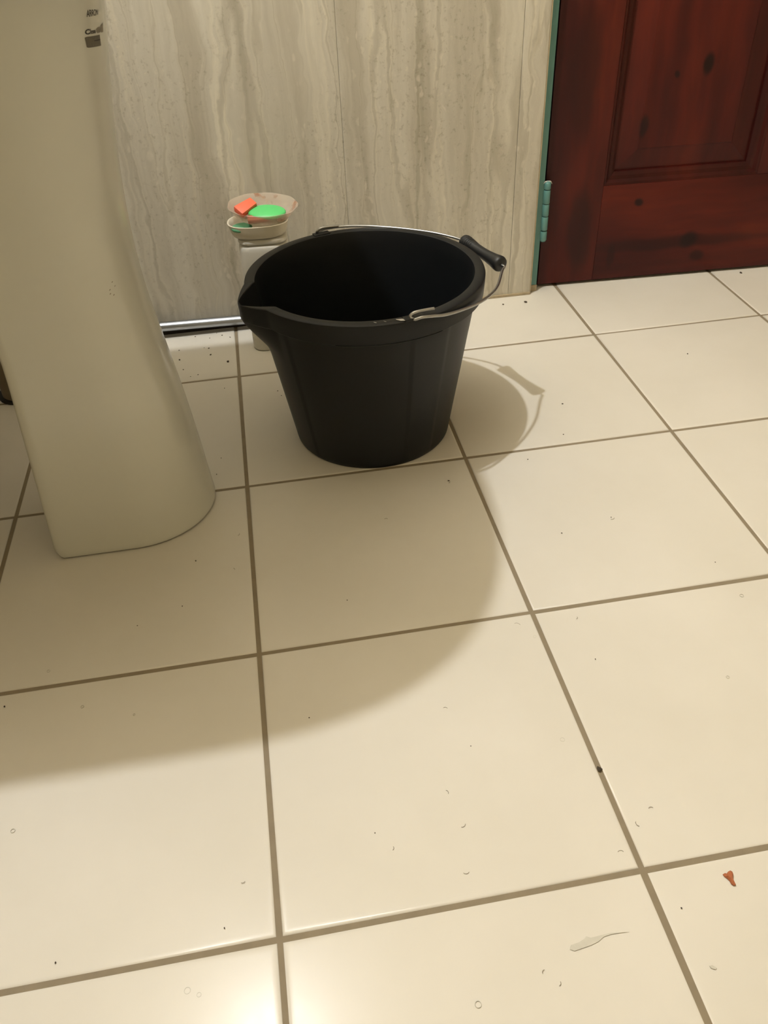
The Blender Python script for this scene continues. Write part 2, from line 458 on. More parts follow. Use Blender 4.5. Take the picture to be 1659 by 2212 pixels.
for xa, xb in px:
    for za, zb in pz:
        bm = bmesh.new()   # moulded frame sloping into the door
        rings = []
        for ins, y in ((0.0002, 0.0005), (0.004, 0.0015), (0.008, 0.0062), (0.014, 0.0075), (0.0195, 0.0115), (0.0205, 0.0145)):
            rings.append([(xa+ins, y, za+ins), (xb-ins, y, za+ins), (xb-ins, y, zb-ins), (xa+ins, y, zb-ins)])
        loft(bm, rings, True)
        obj('moulding', bm, 'w_mo', door)
        bm = bmesh.new(); rings = []
        for ins, y in ((0.020, 0.0150), (0.024, 0.0140), (0.055, 0.0085), (0.057, 0.0075), (0.060, 0.0075)):
            rings.append([(xa+ins, y, za+ins), (xb-ins, y, za+ins), (xb-ins, y, zb-ins), (xa+ins, y, zb-ins)])
        back = [(xa+0.002, TH-0.008, za+0.002), (xb-0.002, TH-0.008, za+0.002), (xb-0.002, TH-0.008, zb-0.002), (xa+0.002, TH-0.008, zb-0.002)]
        loft(bm, [back]+rings, True, True, True)
        obj('door_panel', bm, 'w_pa', door)
# hinge: five painted knuckles, a finial and the leaf edge
hinge = None
def hinge_at(zb):
    hx, hy, r = -0.0008, -0.0140, 0.0060
    bm = bmesh.new(); box(bm, -0.0060, 0.0008, -0.0120, -0.0004, zb+0.003, zb+0.100)
    leaf = obj('hinge', bm, 'turq', door)
    rows = [(0.0005, 0.0180), (0.0200, 0.0440), (0.0452, 0.0655), (0.0667, 0.0900), (0.0912, 0.1035)]
    for i, (a, b_) in enumerate(rows):
        bm = bmesh.new(); rings = []
        prof = [(0.0, a+0.0006), (r*0.9, a), (r, a+0.0010), (r, b_-0.0010), (r*0.9, b_), (0.0, b_)]
        if i == 0: prof = [(r*0.35, a-0.0018), (r*0.75, a-0.0008), (r, a+0.002), (r, b_-0.001), (r*0.9, b_)]
        if i == 4: prof = [(r*0.9, a), (r, a+0.001), (r, b_-0.003), (r*0.86, b_-0.0008), (r*0.45, b_+0.0012)]
        prof = [q for q in prof if q[0] > 0]
        for rr, z in prof:
            rings.append([(hx+rr*math.cos(2*math.pi*k/18), hy+rr*math.sin(2*math.pi*k/18), zb+z) for k in range(18)])
        loft(bm, rings, True, True, True)
        obj('knuckle', bm, 'turq', leaf, smooth=True, angle=40)
    bm = bmesh.new()   # drip of paint on the finial
    for sx in (-1, 1):
        tube(bm, catmull([(hx, hy, zb+0.1035), (hx+sx*0.0045, hy-0.001, zb+0.1040), (hx+sx*0.0080, hy+0.002, zb+0.0990)], 4), lambda t: 0.0016*(1-0.7*t), 6)
    obj('paint_drip', bm, 'white_plastic', leaf, smooth=True)
hinge_at(0.094); hinge_at(1.60)

# chrome pipe along the wall foot
pr = empty('chrome_pipe', (XL, 1.066, 0.0))
tag(pr, 'dull chrome pipe running low along the foot of the panelled wall', 'pipe')
bm = bmesh.new(); tube(bm, [(0.001, 0, 0.0225), (0.30, 0, 0.0208), (0.45, 0, 0.0172), (0.67, 0, 0.0145)], 0.0083, 20)
obj('tube', bm, 'chrome', pr, smooth=True, angle=50)
for x in (0.10, 0.64):
    bm = bmesh.new(); tube(bm, [(x, 0, 0.0190), (x+0.012, 0, 0.0189)], 0.0102, 20)
    box(bm, x+0.002, x+0.010, -0.0035, 0.0035, 0.0, 0.012)
    obj('clip', bm, 'white_plastic', pr)

# ------------------------------------------------------------------ washbasin pedestal
YC = 0.59
ZK = [0, .05, .1, .15, .2, .25, .3, .37, .45, .52, .6]
XK = [-.0409, -.0447, -.0492, -.0542, -.0603, -.0672, -.0725, -.073, -.0666, -.0558, -.0443]
def lerp_table(z):
    for i in range(len(ZK)-1):
        if z <= ZK[i+1]:
            t = (z-ZK[i])/(ZK[i+1]-ZK[i]); 
            p0 = XK[max(i-1, 0)]; p1 = XK[i]; p2 = XK[i+1]; p3 = XK[min(i+2, len(XK)-1)]
            return p1+(p2-p1)*t
    return XK[-1]
def ped_dims(z):
    xf = sum(lerp_table(min(max(z+d, 0), 0.6)) for d in (-0.03, -0.02, -0.01, 0, 0.01, 0.02, 0.03))/7 if 0.03 < z < 0.57 else lerp_table(z)
    xf -= 0.0005*(ped_pow(z)-2.0)/0.5
    s = (xf+.236)/.201
    return xf, .093*(1+(s-1)*.5), .102*s
def ped_back(z): return -0.236+0.016*min(z/0.25, 1.0)+0.007*max(0.0, 1-z/0.018)**2
def ped_pow(z):
    k = min(max(z/0.16, 0.0), 1.0); return 2.0+0.5*k*k*(3-2*k)
def spow(v, p_): return math.copysign(abs(v)**(2/p_), v)
def ped_point(t, z, off=0.0):
    xf, w_, a = ped_dims(z)
    n = Vector((math.cos(t)/a, math.sin(t)/w_, 0)).normalized()
    q_ = ped_pow(z)
    return Vector((xf-a+a*spow(math.cos(t), q_), YC+w_*spow(math.sin(t), q_), z))+n*off
def ped_section(z, ins=0.0):
    xf, w_, a = ped_dims(z); xb = ped_back(z)
    w_ -= ins; a -= ins; xc = xf-ped_dims(z)[2]
    half = [(xb+0.020, w_-0.012), (xb+0.004, w_-0.0115), (xb+0.0005, w_-0.008), (xb+0.0012, w_-0.003), (xb+0.005, w_)]
    for k in range(1, 8): half.append((xb+0.005+(xc-xb-0.005)*k/8, w_))
    near = [(x, YC-y) for x, y in half]
    q_ = ped_pow(z)
    arc = [(xc+a*spow(math.cos(t), q_), YC+w_*spow(math.sin(t), q_)) for t in [math.radians(-90+180*k/64) for k in range(65)]]
    far = [(x, YC+y) for x, y in reversed(half)]
    return near+arc+far
ped = empty('basin_pedestal', (-0.14, YC, 0))
tag(ped, 'cream-white glazed ceramic washbasin pedestal standing on the tiles', 'pedestal')
PO = Vector((-0.14, YC, 0))
zs = [0.0012, 0.0022, 0.004, 0.007, 0.010, 0.014]+[0.02+0.02*k for k in range(28)]+[0.5870]
ins = {0: 0.0030, 1: 0.0012, 2: 0.0004}
outer = [[(x-PO.x, y-PO.y, z) for x, y in ped_section(z, ins.get(i, 0.0))] for i, z in enumerate(zs)]
inner = [[(x*0.86+0.14*(-0.15)-PO.x-0.002, (y-YC)*0.84, z) for x, y in ped_section(z)] for z in (zs[0], 0.1, 0.2, 0.3, 0.4, 0.5, zs[-1])]
bm = bmesh.new()
vo_ = loft(bm, outer, False); vi_ = loft(bm, inner, False)
n = len(vo_[0])
for i in range(n-1):
    bm.faces.new((vo_[0][i], vo_[0][i+1], vi_[0][i+1], vi_[0][i])); bm.faces.new((vo_[-1][i], vo_[-1][i+1], vi_[-1][i+1], vi_[-1][i]))
bmesh.ops.remove_doubles(bm, verts=bm.verts[:], dist=1e-6)
obj('pedestal_body', bm, 'ceramic', ped, smooth=True, angle=55)
bm = bmesh.new()
rings = [[(x-PO.x, y-PO.y, z) for x, y in ped_section(0.004, i_)] for i_, z in ((0.006, 0.0), (0.0035, 0.0), (0.0035, 0.0013), (0.006, 0.0013))]
loft(bm, rings, False)
obj('base_gap_shade', bm, 'crumb', ped)  # dark band painted in as the gap shadow where the pedestal meets the floor

# printed markings wrapped onto the pedestal
def text_mesh(body, bold=0.0):
    cu = bpy.data.curves.new('print', 'FONT'); cu.body = body; cu.offset = bold; cu.resolution_u = 3
    o = bpy.data.objects.new('print', cu); COL.objects.link(o)
    bpy.context.view_layer.update()
    dg = bpy.context.evaluated_depsgraph_get()
    me = bpy.data.meshes.new_from_object(o.evaluated_get(dg))
    bpy.data.objects.remove(o, do_unlink=True); bpy.data.curves.remove(cu)
    return me
def wrap(name, bm, quad, mat, off, label=None):
    """map the 0..1 square onto the pedestal between corners (t, z): bl, br, tl, tr"""
    bl, br, tl, tr = quad
    for v in bm.verts:
        u, q = v.co.x, v.co.y
        t = (bl[0]*(1-u)+br[0]*u)*(1-q)+(tl[0]*(1-u)+tr[0]*u)*q
        z = (bl[1]*(1-u)+br[1]*u)*(1-q)+(tl[1]*(1-u)+tr[1]*u)*q
        v.co = ped_point(t, z, off)-PO
    o = obj(name, bm, mat, ped)
    if label: o['label'] = label
    return o
def text_bm(body, bold=0.0):
    me = text_mesh(body, bold); bm = bmesh.new(); bm.from_mesh(me); bpy.data.meshes.remove(me)
    bmesh.ops.subdivide_edges(bm, edges=bm.edges[:], cuts=1)
    xs = [v.co.x for v in bm.verts]; ys = [v.co.y for v in bm.verts]
    for v in bm.verts:
        v.co = ((v.co.x-min(xs))/(max(xs)-min(xs)), (v.co.y-min(ys))/(max(ys)-min(ys)), 0)
    return bm
def grid_bm(nx=8, ny=4, round_=0.0):
    bm = bmesh.new(); vv = {}
    for i in range(nx+1):
        for j in range(ny+1): 
            u, q = i/nx, j/ny
            if round_ and i == 0: q = round_+(1-2*round_)*q if j in (0, ny) else q
            vv[i, j] = bm.verts.new((u, q, 0))
    for i in range(nx):
        for j in range(ny): bm.faces.new((vv[i, j], vv[i+1, j], vv[i+1, j+1], vv[i, j+1]))
    return bm
wrap('printed_word', text_bm('ARRON', 0.008), ((-.510, .5585), (-.262, .5570), (-.508, .5640), (-.240, .5612)), 'ink', 0.00025, 'small dark printed word ARRON')
wrap('printed_word', text_bm('C', 0.045), ((-.577, .5462), (-.485, .5455), (-.567, .5502), (-.478, .5495)), 'ink', 0.00025, 'bold black printed word Close')
wrap('printed_word', text_bm('lose', 0.03), ((-.478, .5455), (-.365, .5445), (-.470, .5492), (-.362, .5482)), 'ink', 0.00025)
bm = grid_bm(10, 4, 0.06)
wrap('printed_block', bm, ((-.567, .5362), (-.250, .5333), (-.587, .5447), (-.262, .5420)), 'inkgrey', 0.0002, 'dark grey printed rectangle')
wrap('printed_bar', grid_bm(6, 1), ((-.42, .5392), (-.262, .5378), (-.42, .5398), (-.262, .5388)), 'ink', 0.0003)
wrap('printed_smudge', grid_bm(4, 2, 0.2), ((-.345, .5442), (-.240, .5434), (-.345, .5482), (-.240, .5478)), 'inkfaint', 0.0002, 'faint grey smudged print')
wrap('printed_smudge', grid_bm(4, 2, 0.3), ((-.235, .5430), (-.130, .5420), (-.225, .5482), (-.115, .5490)), 'inkfaint', 0.0002)
for t, z, s in ((-.79, .329, 1), (-.86, .3225, 1), (-.87, .3185, 1), (-.82, .316, 1), (-.76, .324, 0.8)):
    wrap('dirt_spot', grid_bm(2, 2), ((t, z), (t+.025*s, z+.0006), (t+.004, z+.0011), (t+.027*s, z+.0016)), 'inkfaint', 0.0002)

# ------------------------------------------------------------------ washbasin above the pedestal (its rim shades the floor)
bas = empty('wash_basin', (XL, 0.585, 0.5875))
tag(bas, 'cream-white ceramic washbasin resting on its pedestal at the wall', 'basin')
BO = Vector((XL, 0.585, 0.5875))
def basin_ring(f, z, inner=0.0):
    """f=0 pedestal footprint, f=1 rim outline"""
    pts = []
    N = 64
    for k in range(N):
        a = 2*math.pi*k/N
        c, s = math.cos(a), math.sin(a)
        if c >= 0: rx, p_ = 0.233-inner, 2.75
        else: rx, p_ = 0.299-inner, 6.0
        X1 = -0.120+rx*math.copysign(abs(c)**(2/p_), c); Y1 = 0.581+(0.2510-inner)*math.copysign(abs(s)**(2/p_), s)
        X0 = -0.140+(0.100 if c >= 0 else 0.085)*math.copysign(abs(c)**(2/2.6), c); Y0 = 0.588+0.096*math.copysign(abs(s)**(2/2.6), s)
        pts.append((X0+(X1-X0)*f-BO.x, Y0+(Y1-Y0)*f-BO.y, z-BO.z))
    return pts
seq = [(0.0, .5885, 0), (0.06, .589, 0), (0.25, .600, 0), (0.5, .622, 0), (0.75, .650, 0), (0.92, .676, 0), (0.985, .690, 0), (1.0, .700, 0), (1.0, .716, 0), (0.992, .7215, 0), (0.97, .7225, 0),
       (1.0, .7215, .030), (1.0, .715, .036), (1.0, .69, .050), (0.85, .645, .06), (0.55, .625, .06), (0.2, .618, .02), (0.05, .617, 0)]
bm = bmesh.new(); loft(bm, [basin_ring(f, z, i_) for f, z, i_ in seq], True, True, True)
obj('basin_bowl', bm, 'ceramic', bas, smooth=True, angle=60)
bm = bmesh.new(); tube(bm, [(0.28, 0.0, 0.0300), (0.28, 0.0, 0.0330)], 0.020, 20); obj('waste_ring', bm, 'chrome', bas, smooth=True, angle=40)

# lamp over the basin (its bulb is the light above)
lm = empty('wall_lamp', (XL, 0.550, 1.86))
tag(lm, 'chrome arm lamp reaching out over the washbasin', 'lamp')
bm = bmesh.new(); tube(bm, [(0.001, 0, 0.02), (0.012, 0, 0.02)], 0.045, 24); obj('wall_plate', bm, 'brass', lm, smooth=True, angle=40)
bm = bmesh.new(); tube(bm, catmull([(0.012, 0, 0.02), (0.15, 0, 0.03), (0.21, 0, 0.03), (0.230, 0, 0.015), (0.230, 0, 0.0)], 6), 0.006, 10); obj('arm', bm, 'brass', lm, smooth=True)
bm = bmesh.new(); tube(bm, [(0.230, 0, 0.004), (0.230, 0, -0.024)], 0.015, 16); obj('bulb_socket', bm, 'brass', lm, smooth=True, angle=40)

# ------------------------------------------------------------------ bucket
BX, BY = 0.1885, 0.71
bk = empty('bucket', (BX, BY, 0))
tag(bk, 'black plastic builder\'s bucket with pouring lip and wire handle', 'bucket')
NA = 288
SPA, SPW = math.radians(-164.5), math.radians(16.5)
def spout(a):
    d = abs((a-SPA+math.pi) % (2*math.pi)-math.pi)/SPW
    if d >= 1: return 0.0
    d2 = max(0.0, (d-0.13)/0.87)
    return 1-d2
RIBS = [(-75, -54), (-164, -142), (-10, 11), (45, 66), (105, 126)]
def rib(a):
    dg = math.degrees(a)
    dg = (dg+180) % 360-180
    for lo_, hi_ in RIBS:
        if lo_-1 < dg < hi_+1:
            return min(1.0, (dg-lo_+1)/1.0, (hi_+1-dg)/1.0)
    return 0.0
# (r, z, spout gain, rib gain, spout dz)
prof = [(0.1060, 0.0000, 0, 0, 0), (0.1085, 0.0004, 0, 0, 0), (0.1098, 0.0022, 0, 0, 0), (0.1106, 0.0060, 0, 0.3, 0), (0.1115, 0.012, 0, 1, 0), (0.1195, 0.06, 0, 1, 0), (0.1270, 0.105, 0, 1, 0),
        (0.1320, 0.135, 0.0, 1, 0), (0.1352, 0.155, 0.05, 1, 0), (0.1372, 0.166, 0.25, 1, 0), (0.1387, 0.175, 0.60, 1, 0), (0.1412, 0.190, 1.15, 1, 0), (0.1435, 0.2035, 1.58, 1, 0), (0.1441, 0.2065, 1.62, 0.3, 0), (0.1443, 0.2072, 1.64, 0, 0), (0.1520, 0.2082, 1.12, 0, 0), (0.1535, 0.2095, 1.05, 0, 0),
        (0.1543, 0.220, 1.0, 0, -0.002), (0.1550, 0.2322, 1.0, 0, -0.005), (0.1544, 0.2340, 1.02, 0, -0.005), (0.1530, 0.2348, 1.05, 0, -0.005), (0.1428, 0.2352, 1.73, 0, -0.0055), (0.1415, 0.2346, 1.78, 0, -0.006), (0.1408, 0.2325, 1.76, 0, -0.010),
        (0.1385, 0.2150, 1.55, 0, -0.012), (0.1365, 0.200, 1.1, 0, -0.006), (0.1330, 0.175, 0.3, 0, 0), (0.1290, 0.150, 0.0, 0, 0), (0.1220, 0.105, 0, 0, 0), (0.1075, 0.015, 0, 0, 0), (0.1045, 0.0065, 0, 0, 0), (0.099, 0.0045, 0, 0, 0), (0.05, 0.0042, 0, 0, 0)]
rings = []
for r, z, sg, rg, dz in prof:
    ring = []
    for k in range(NA):
        a = 2*math.pi*k/NA
        s = spout(a)
        rr = r+0.0150*sg*s+0.0011*rg*rib(a)*(1-min(1, s*sg*2))
        ring.append((rr*math.cos(a), rr*math.sin(a), z+dz*s))
    rings.append(ring)
bm = bmesh.new(); loft(bm, rings, True, True, True)
obj('bucket_body', bm, 'bucket', bk, smooth=True, angle=28)
# moulded seam line under the rim on the near side
bm = bmesh.new()
tube(bm, [(0.1537*math.cos(math.radians(a)), 0.1537*math.sin(math.radians(a)), 0.2088) for a in range(-112, -60, 2)], 0.0006, 6)
obj('moulding_seam', bm, 'bucket', bk, smooth=True)

# lugs under the wire ends
for ang in (105.5, -76.5):
    a = math.radians(ang)
    bm = bmesh.new(); bevel_box(bm, -0.0055, 0.0055, -0.012, 0.012, 0.2335, 0.2364, 0.001, 2)
    bmesh.ops.transform(bm, matrix=Matrix.Translation((0.1490*math.cos(a), 0.1490*math.sin(a), 0)) @ Matrix.Rotation(a, 4, 'Z'), verts=bm.verts[:])
    obj('handle_lug', bm, 'bucket', bk, smooth=True, angle=40)
# wire bail lowered against the rim on the door side
def P(x, y, z): return (x-BX, y-BY, z)
def PR(ang, r, z): a = math.radians(ang); return (r*math.cos(a), r*math.sin(a), z)
g0 = Vector((0.3405, 0.7935, 0.2275)); g1 = Vector((0.3725, 0.7145, 0.2215))
gd = (g1-g0).normalized()
path = [PR(95.5, .1500, .2415), PR(101, .1500, .2425), PR(105.5, .1508, .2420), PR(107.4, .1525, .2380), PR(106.3, .1558, .2362), PR(102, .1575, .2378), PR(92, .1578, .2372), PR(80, .1578, .2352), PR(70, .1578, .2335), PR(60, .1585, .2325), PR(47, .1635, .2310), PR(37, .1700, .2290),
        P(*g0), P(*(g0+(g1-g0)*0.5)), P(*g1),
        P(*(g1+gd*0.006)), P(0.3690, 0.700, 0.2195), P(0.3530, 0.6630, 0.2175), P(0.3365, 0.6370, 0.2185), P(0.3150, 0.6120, 0.2215), P(0.2880, 0.5880, 0.2265), PR(-62, .1590, .2315), PR(-69, .1575, .2350), PR(-73.5, .1560, .2362), PR(-76.5, .1535, .2345), PR(-78, .1500, .2370), PR(-76.5, .1495, .2405), PR(-73, .1505, .2415), PR(-66.5, .1530, .2410)]
bm = bmesh.new(); tube(bm, catmull(path, 8), 0.0019, 10)
obj('wire_handle', bm, 'wire', bk, smooth=True)
bm = bmesh.new()
c0, c1 = Vector(P(*g0)), Vector(P(*g1)); L_ = (c1-c0).length
prof_g = [(0.0, .0064), (0.015, .0094), (0.05, .0101), (0.10, .0099), (0.2, .0087), (0.35, .0076), (0.5, .0073), (0.65, .0077), (0.8, .0089), (0.90, .0103), (0.95, .0106), (0.985, .0096), (1.0, .0070)]
ax = (c1-c0).normalized(); nx = ax.cross(Vector((0, 0, 1))).normalized(); bz = ax.cross(nx)
rings = [[c0+ax*(t*L_)+nx*(r*math.cos(2*math.pi*k/24))+bz*(r*math.sin(2*math.pi*k/24)) for k in range(24)] for t, r in prof_g]
loft(bm, rings, True, True, True)
grip = obj('grip', bm, 'grip', bk, smooth=True, angle=50)
for t in (0.10, 0.14, 0.18, 0.22, 0.26):
    bm = bmesh.new()
    tube(bm, [c0+ax*((t-0.008)*L_), c0+ax*((t+0.008)*L_)], 0.01005-(t-0.1)*0.0098, 24)
    obj('grip_ridge', bm, 'grip', grip, smooth=True, angle=40)
bm = bmesh.new()
for ang, ln in ((-81.8, 1.0), (-89.5, .25), (-94, .3)):
    aa = [ang+d*ln for d in (-2.6, -1.0, 1.0, 2.4)]
    ring0 = [PR(q, .1462+0.0010*i, .23555) for i, q in enumerate(aa)]; ring1 = [PR(q, .1462+0.0010*i+w1*ln, .23575) for i, (q, w1) in enumerate(zip(aa, (.0015, .0055, .0060, .0020)))]
    va = [bm.verts.new(q) for q in ring0]; vb = [bm.verts.new(q) for q in ring1]
    for i in range(3): bm.faces.new((va[i], va[i+1], vb[i+1], vb[i]))
obj('scuff_mark', bm, 'scuff', bk)['label'] = 'pale scuff on the bucket rim'

# ------------------------------------------------------------------ white canister and soap dishes behind the bucket
cx_, cy_ = 0.068, 1.004
can = empty('plastic_canister', (cx_, cy_, 0), math.radians(-4))
tag(can, 'tall white rounded-square plastic canister standing behind the bucket', 'canister')
hw, hd = 0.0385, 0.032
bm = bmesh.new(); rings = []
for ins_, z in ((0.006, 0.0), (0.0015, 0.0008), (0.0, 0.004), (0.0, 0.170), (0.0, 0.176), (0.0015, 0.1795), (0.006, 0.1815)):
    rings.append([(x, y, z) for x, y in rrect(-hw+ins_, hw-ins_, -hd+ins_, hd-ins_, 0.019, 8)])
loft(bm, rings, True, True, True)
obj('canister_body', bm, 'white_plastic', can, smooth=True, angle=45)
bm = bmesh.new(); rings = []
for ins_, z in ((0.0025, 0.1816), (0.0012, 0.1822), (0.0, 0.1845), (0.0006, 0.1885), (0.003, 0.1905), (0.010, 0.1912)):
    rings.append([(x, y, z) for x, y in rrect(-hw+ins_, hw-ins_, -hd+ins_, hd-ins_, 0.019, 8)])
loft(bm, rings, True, True, True)
obj('lid', bm, 'white_plastic', can, smooth=True, angle=45)
bm = bmesh.new(); box(bm, 0.0100, 0.0108, -hd-0.0003, -hd+0.002, 0.010, 0.168); obj('mould_seam', bm, 'cream_plastic', can)
bm = bmesh.new(); rings = [[(x, y, z) for x, y in rrect(-hw-0.0004, hw+0.0004, -hd-0.0004, hd+0.0004, 0.019, 8)] for z in (0.0225, 0.0232)]
loft(bm, rings, True, True, True); obj('base_seam', bm, 'white_plastic', can)

def dish(name, mat, cx, cy, z0, a, b, h, th, flare, waves=0, wamp=0.0, rot=0.0, tilt=(0, 0), par=None):
    o = empty(name, (cx, cy, z0)); o.rotation_euler = (tilt[0], tilt[1], rot)
    N = 72; rings = []
    def ring(fr, z, off):
        out = []
        for k in range(N):
            t = 2*math.pi*k/N
            c, s = math.cos(t), math.sin(t); p_ = 2.5 if not waves else 2.15
            wv_ = 1+wamp*math.cos(waves*t)*fr if waves else 1
            out.append(((a*fr-off)*wv_*math.copysign(abs(c)**(2/p_), c), (b*fr-off)*wv_*math.copysign(abs(s)**(2/p_), s), z))
        return out
    f0 = 1-flare
    for fr, z, off in ((f0*0.85, 0, 0), (f0*0.97, 0.001, 0), (f0+flare*0.25, h*0.25, 0), (f0+flare*0.6, h*0.6, 0), (1, h, 0), (1, h+0.0006, th*0.5), (1, h, th),
                       (f0+flare*0.6, h*0.6, th), (f0+flare*0.25, h*0.25+th*.6, th), (f0*0.95, th+0.0006, th), (f0*0.6, th, th)):
        rings.append(ring(fr, z, off))
    bm = bmesh.new(); loft(bm, rings, True, True, True)
    obj('dish_shell', bm, mat, o, smooth=True, angle=60)
    return o
d1 = dish('soap_dish', 'cream_plastic', 0.0635, 1.000, 0.1914, 0.0475, 0.034, 0.0205, 0.0022, 0.12, rot=math.radians(-4))
tag(d1, 'cream soap dish resting on the white canister, under a clear dish', 'soap dish')
d2 = dish('shell_soap_dish', 'clear', 0.073, 1.004, 0.2136, 0.0540, 0.042, 0.0205, 0.0014, 0.30, waves=9, wamp=0.014, rot=math.radians(-6), tilt=(math.radians(6), math.radians(3)))
tag(d2, 'frosted scalloped plastic soap dish on top holding green and orange soap', 'soap dish')

def pebble(name, mat, c, r, label, cat, rot=(0, 0, 0), p_=2.4):
    bm = bmesh.new(); bmesh.ops.create_uvsphere(bm, u_segments=32, v_segments=16, radius=1.0)
    for v in bm.verts:
        x, y, z = v.co
        h = math.hypot(x, y)
        v.co = (x*r[0], y*r[1], math.copysign(abs(z)**(2/p_), z)*r[2])
    o = obj(name, bm, mat, None, smooth=True); o.location = c; o.rotation_euler = rot
    return tag(o, label, cat)
pebble('soap_bar', 'green', (0.0790, 0.998, 0.2232), (0.0295, 0.0205, 0.0062), 'bright mint green oval soap bar in the frosted dish', 'soap', (math.radians(8), math.radians(2), math.radians(-10)))
bm = bmesh.new(); bevel_box(bm, -0.0165, 0.0165, -0.010, 0.010, -0.0055, 0.0055, 0.0028, 2)
for v in bm.verts:
    if v.co.x > 0.008: v.co.z *= 0.8; v.co.y *= 0.8
o = obj('soap_piece', bm, 'orange', None, smooth=True, angle=35); o.location = (0.0480, 1.007, 0.2309); o.rotation_euler = (math.radians(25), math.radians(-14), math.radians(35))
tag(o, 'coral orange soap piece leaning beside the green bar', 'soap')
bm = bmesh.new(); bevel_box(bm, -0.016, 0.016, -0.007, 0.007, -0.003, 0.003, 0.0018, 2)
for v in bm.verts: v.co.z += 0.0025*math.cos(v.co.x*150); v.co.y += 0.004*math.cos(v.co.x*120)
o = obj('soap_residue', bm, 'residue', None, smooth=True, angle=40); o.location = (0.0640, 0.985, 0.2209); o.rotation_euler = (math.radians(15), 0, math.radians(4))
tag(o, 'dark red soap remnant under the green bar', 'soap')
o = pebble('soap_sliver', 'green2', (0.0375, 0.985, 0.2075), (0.0165, 0.0125, 0.0050), 'dull green soap sliver in the lower cream dish', 'soap', (math.radians(8), 0, math.radians(8)))

# waste pipe behind the pedestal
wp_ = empty('waste_pipe', (-0.342, 0.927, 0))
tag(wp_, 'brownish grey waste pipe rising from the floor behind the pedestal', 'pipe')
bm = bmesh.new(); tube(bm, [(0, 0, 0.004), (0, 0, 0.40)], 0.031, 28); tube(bm, catmull([(0, 0, 0.39), (0, 0, 0.45), (0.02, -0.06, 0.50), (0.04, -0.16, 0.51)], 5), 0.022, 16)
obj('pipe_run', bm, 'greypipe', wp_, smooth=True, angle=50)
bm = bmesh.new(); tube(bm, [(0, 0, 0.0002), (0, 0, 0.0042)], 0.0372, 28); obj('floor_collar', bm, 'hose', wp_, smooth=True, angle=40)

# ------------------------------------------------------------------ litter on the floor (x, y in metres)
def floor_pt(x, y): return Vector((x, y, 0.0))
def crumb(x, y, s, name='dirt_crumb'):
    bm = bmesh.new(); bmesh.ops.create_icosphere(bm, subdivisions=1, radius=1.0)
    for v in bm.verts: v.co = Vector((v.co.x*random.uniform(0.7, 1.3)*s, v.co.y*random.uniform(0.5, 1.0)*s, max(v.co.z, -0.5)*s*0.5+s*0.25))
    o = obj(name, bm, 'crumb'); o.location = (x, y, 0.0003); o.rotation_euler = (0, 0, random.uniform(0, 6.3))
    return o
for a, b_, s in ((-0.0709, 1.0556, 1.5), (-0.0460, 1.0441, 1.3), (-0.0243, 1.0494, 1.5), (-0.0108, 1.0390, 1.5), (-0.0479, 1.0066, 1.7), (-0.0557, 1.0102, 1.0), (-0.0450, 0.9824, 2.0), (-0.0966, 0.9769, 2.2), (-0.0980, 1.0120, 1.3), (-0.0899, 0.9419, 1.3), (-0.0657, 0.9190, 1.2), (-0.0242, 0.8659, 1.1), (-0.0337, 1.0607, 1.0), (-0.0776, 0.9158, 1.0)):
    p_ = floor_pt(a, b_); tag(crumb(p_.x, p_.y, s*0.001), 'tiny dark dirt crumb on the tiles below the chrome pipe', 'crumb', 'crumbs below the pipe')
p_ = floor_pt(-0.0163, 0.9510); tag(crumb(p_.x, p_.y, 0.0031), 'largest dark dirt crumb, on the tile left of the canister', 'crumb')
p_ = floor_pt(0.5243, 1.0472); tag(crumb(p_.x, p_.y, 0.0033), 'flat black dirt crumb on the floor by the door frame', 'crumb')
p_ = floor_pt(0.4828, 1.0479); tag(crumb(p_.x, p_.y, 0.0019), 'small grey dirt crumb on the floor right of the bucket handle', 'crumb')
p_ = floor_pt(0.3000, 0.0971); o = tag(crumb(p_.x, p_.y, 0.0030), 'dark dirt crumb stuck in the grout line of the front tiles', 'crumb')
p_ = floor_pt(0.9529, 1.0683); tag(crumb(p_.x, p_.y, 0.0030), 'grey dirt crumb on the tile just in front of the door', 'crumb')
for a, b_, s in ((0.2653, 0.5527, 1.6), (-0.0674, 0.4630, 1.2), (0.3755, 0.4196, 1.0), (0.4450, 0.4353, 1.0), (0.3816, 0.5762, 1.0), (0.5310, 0.3327, .8), (0.3434, 0.2219, .8), (0.4743, 0.7011, 1.6), (0.4487, 0.6234, 1.1), (0.7187, 0.7999, 1.5), (0.0441, 0.2066, .9), (0.1027, 0.3595, .9), (-0.0428, 0.0168, .8), (-0.1734, 0.0146, .9), (0.0880, 0.0742, .7), (0.1911, 0.1441, .7), (0.3171, -0.0354, .9), (-0.1311, 0.3682, .8), (-0.0822, 0.3886, 1.0), (0.0581, 0.8377, 1.2), (-0.0330, 0.6732, 1.0), (-0.0400, 0.6358, .9), (-0.2583, 0.2812, 1.2), (0.0627, 0.8224, 1.0)):
    p_ = floor_pt(a, b_); tag(crumb(p_.x, p_.y, s*0.001), 'tiny dark speck of dirt on the open tiled floor', 'crumb', 'specks on the open floor')
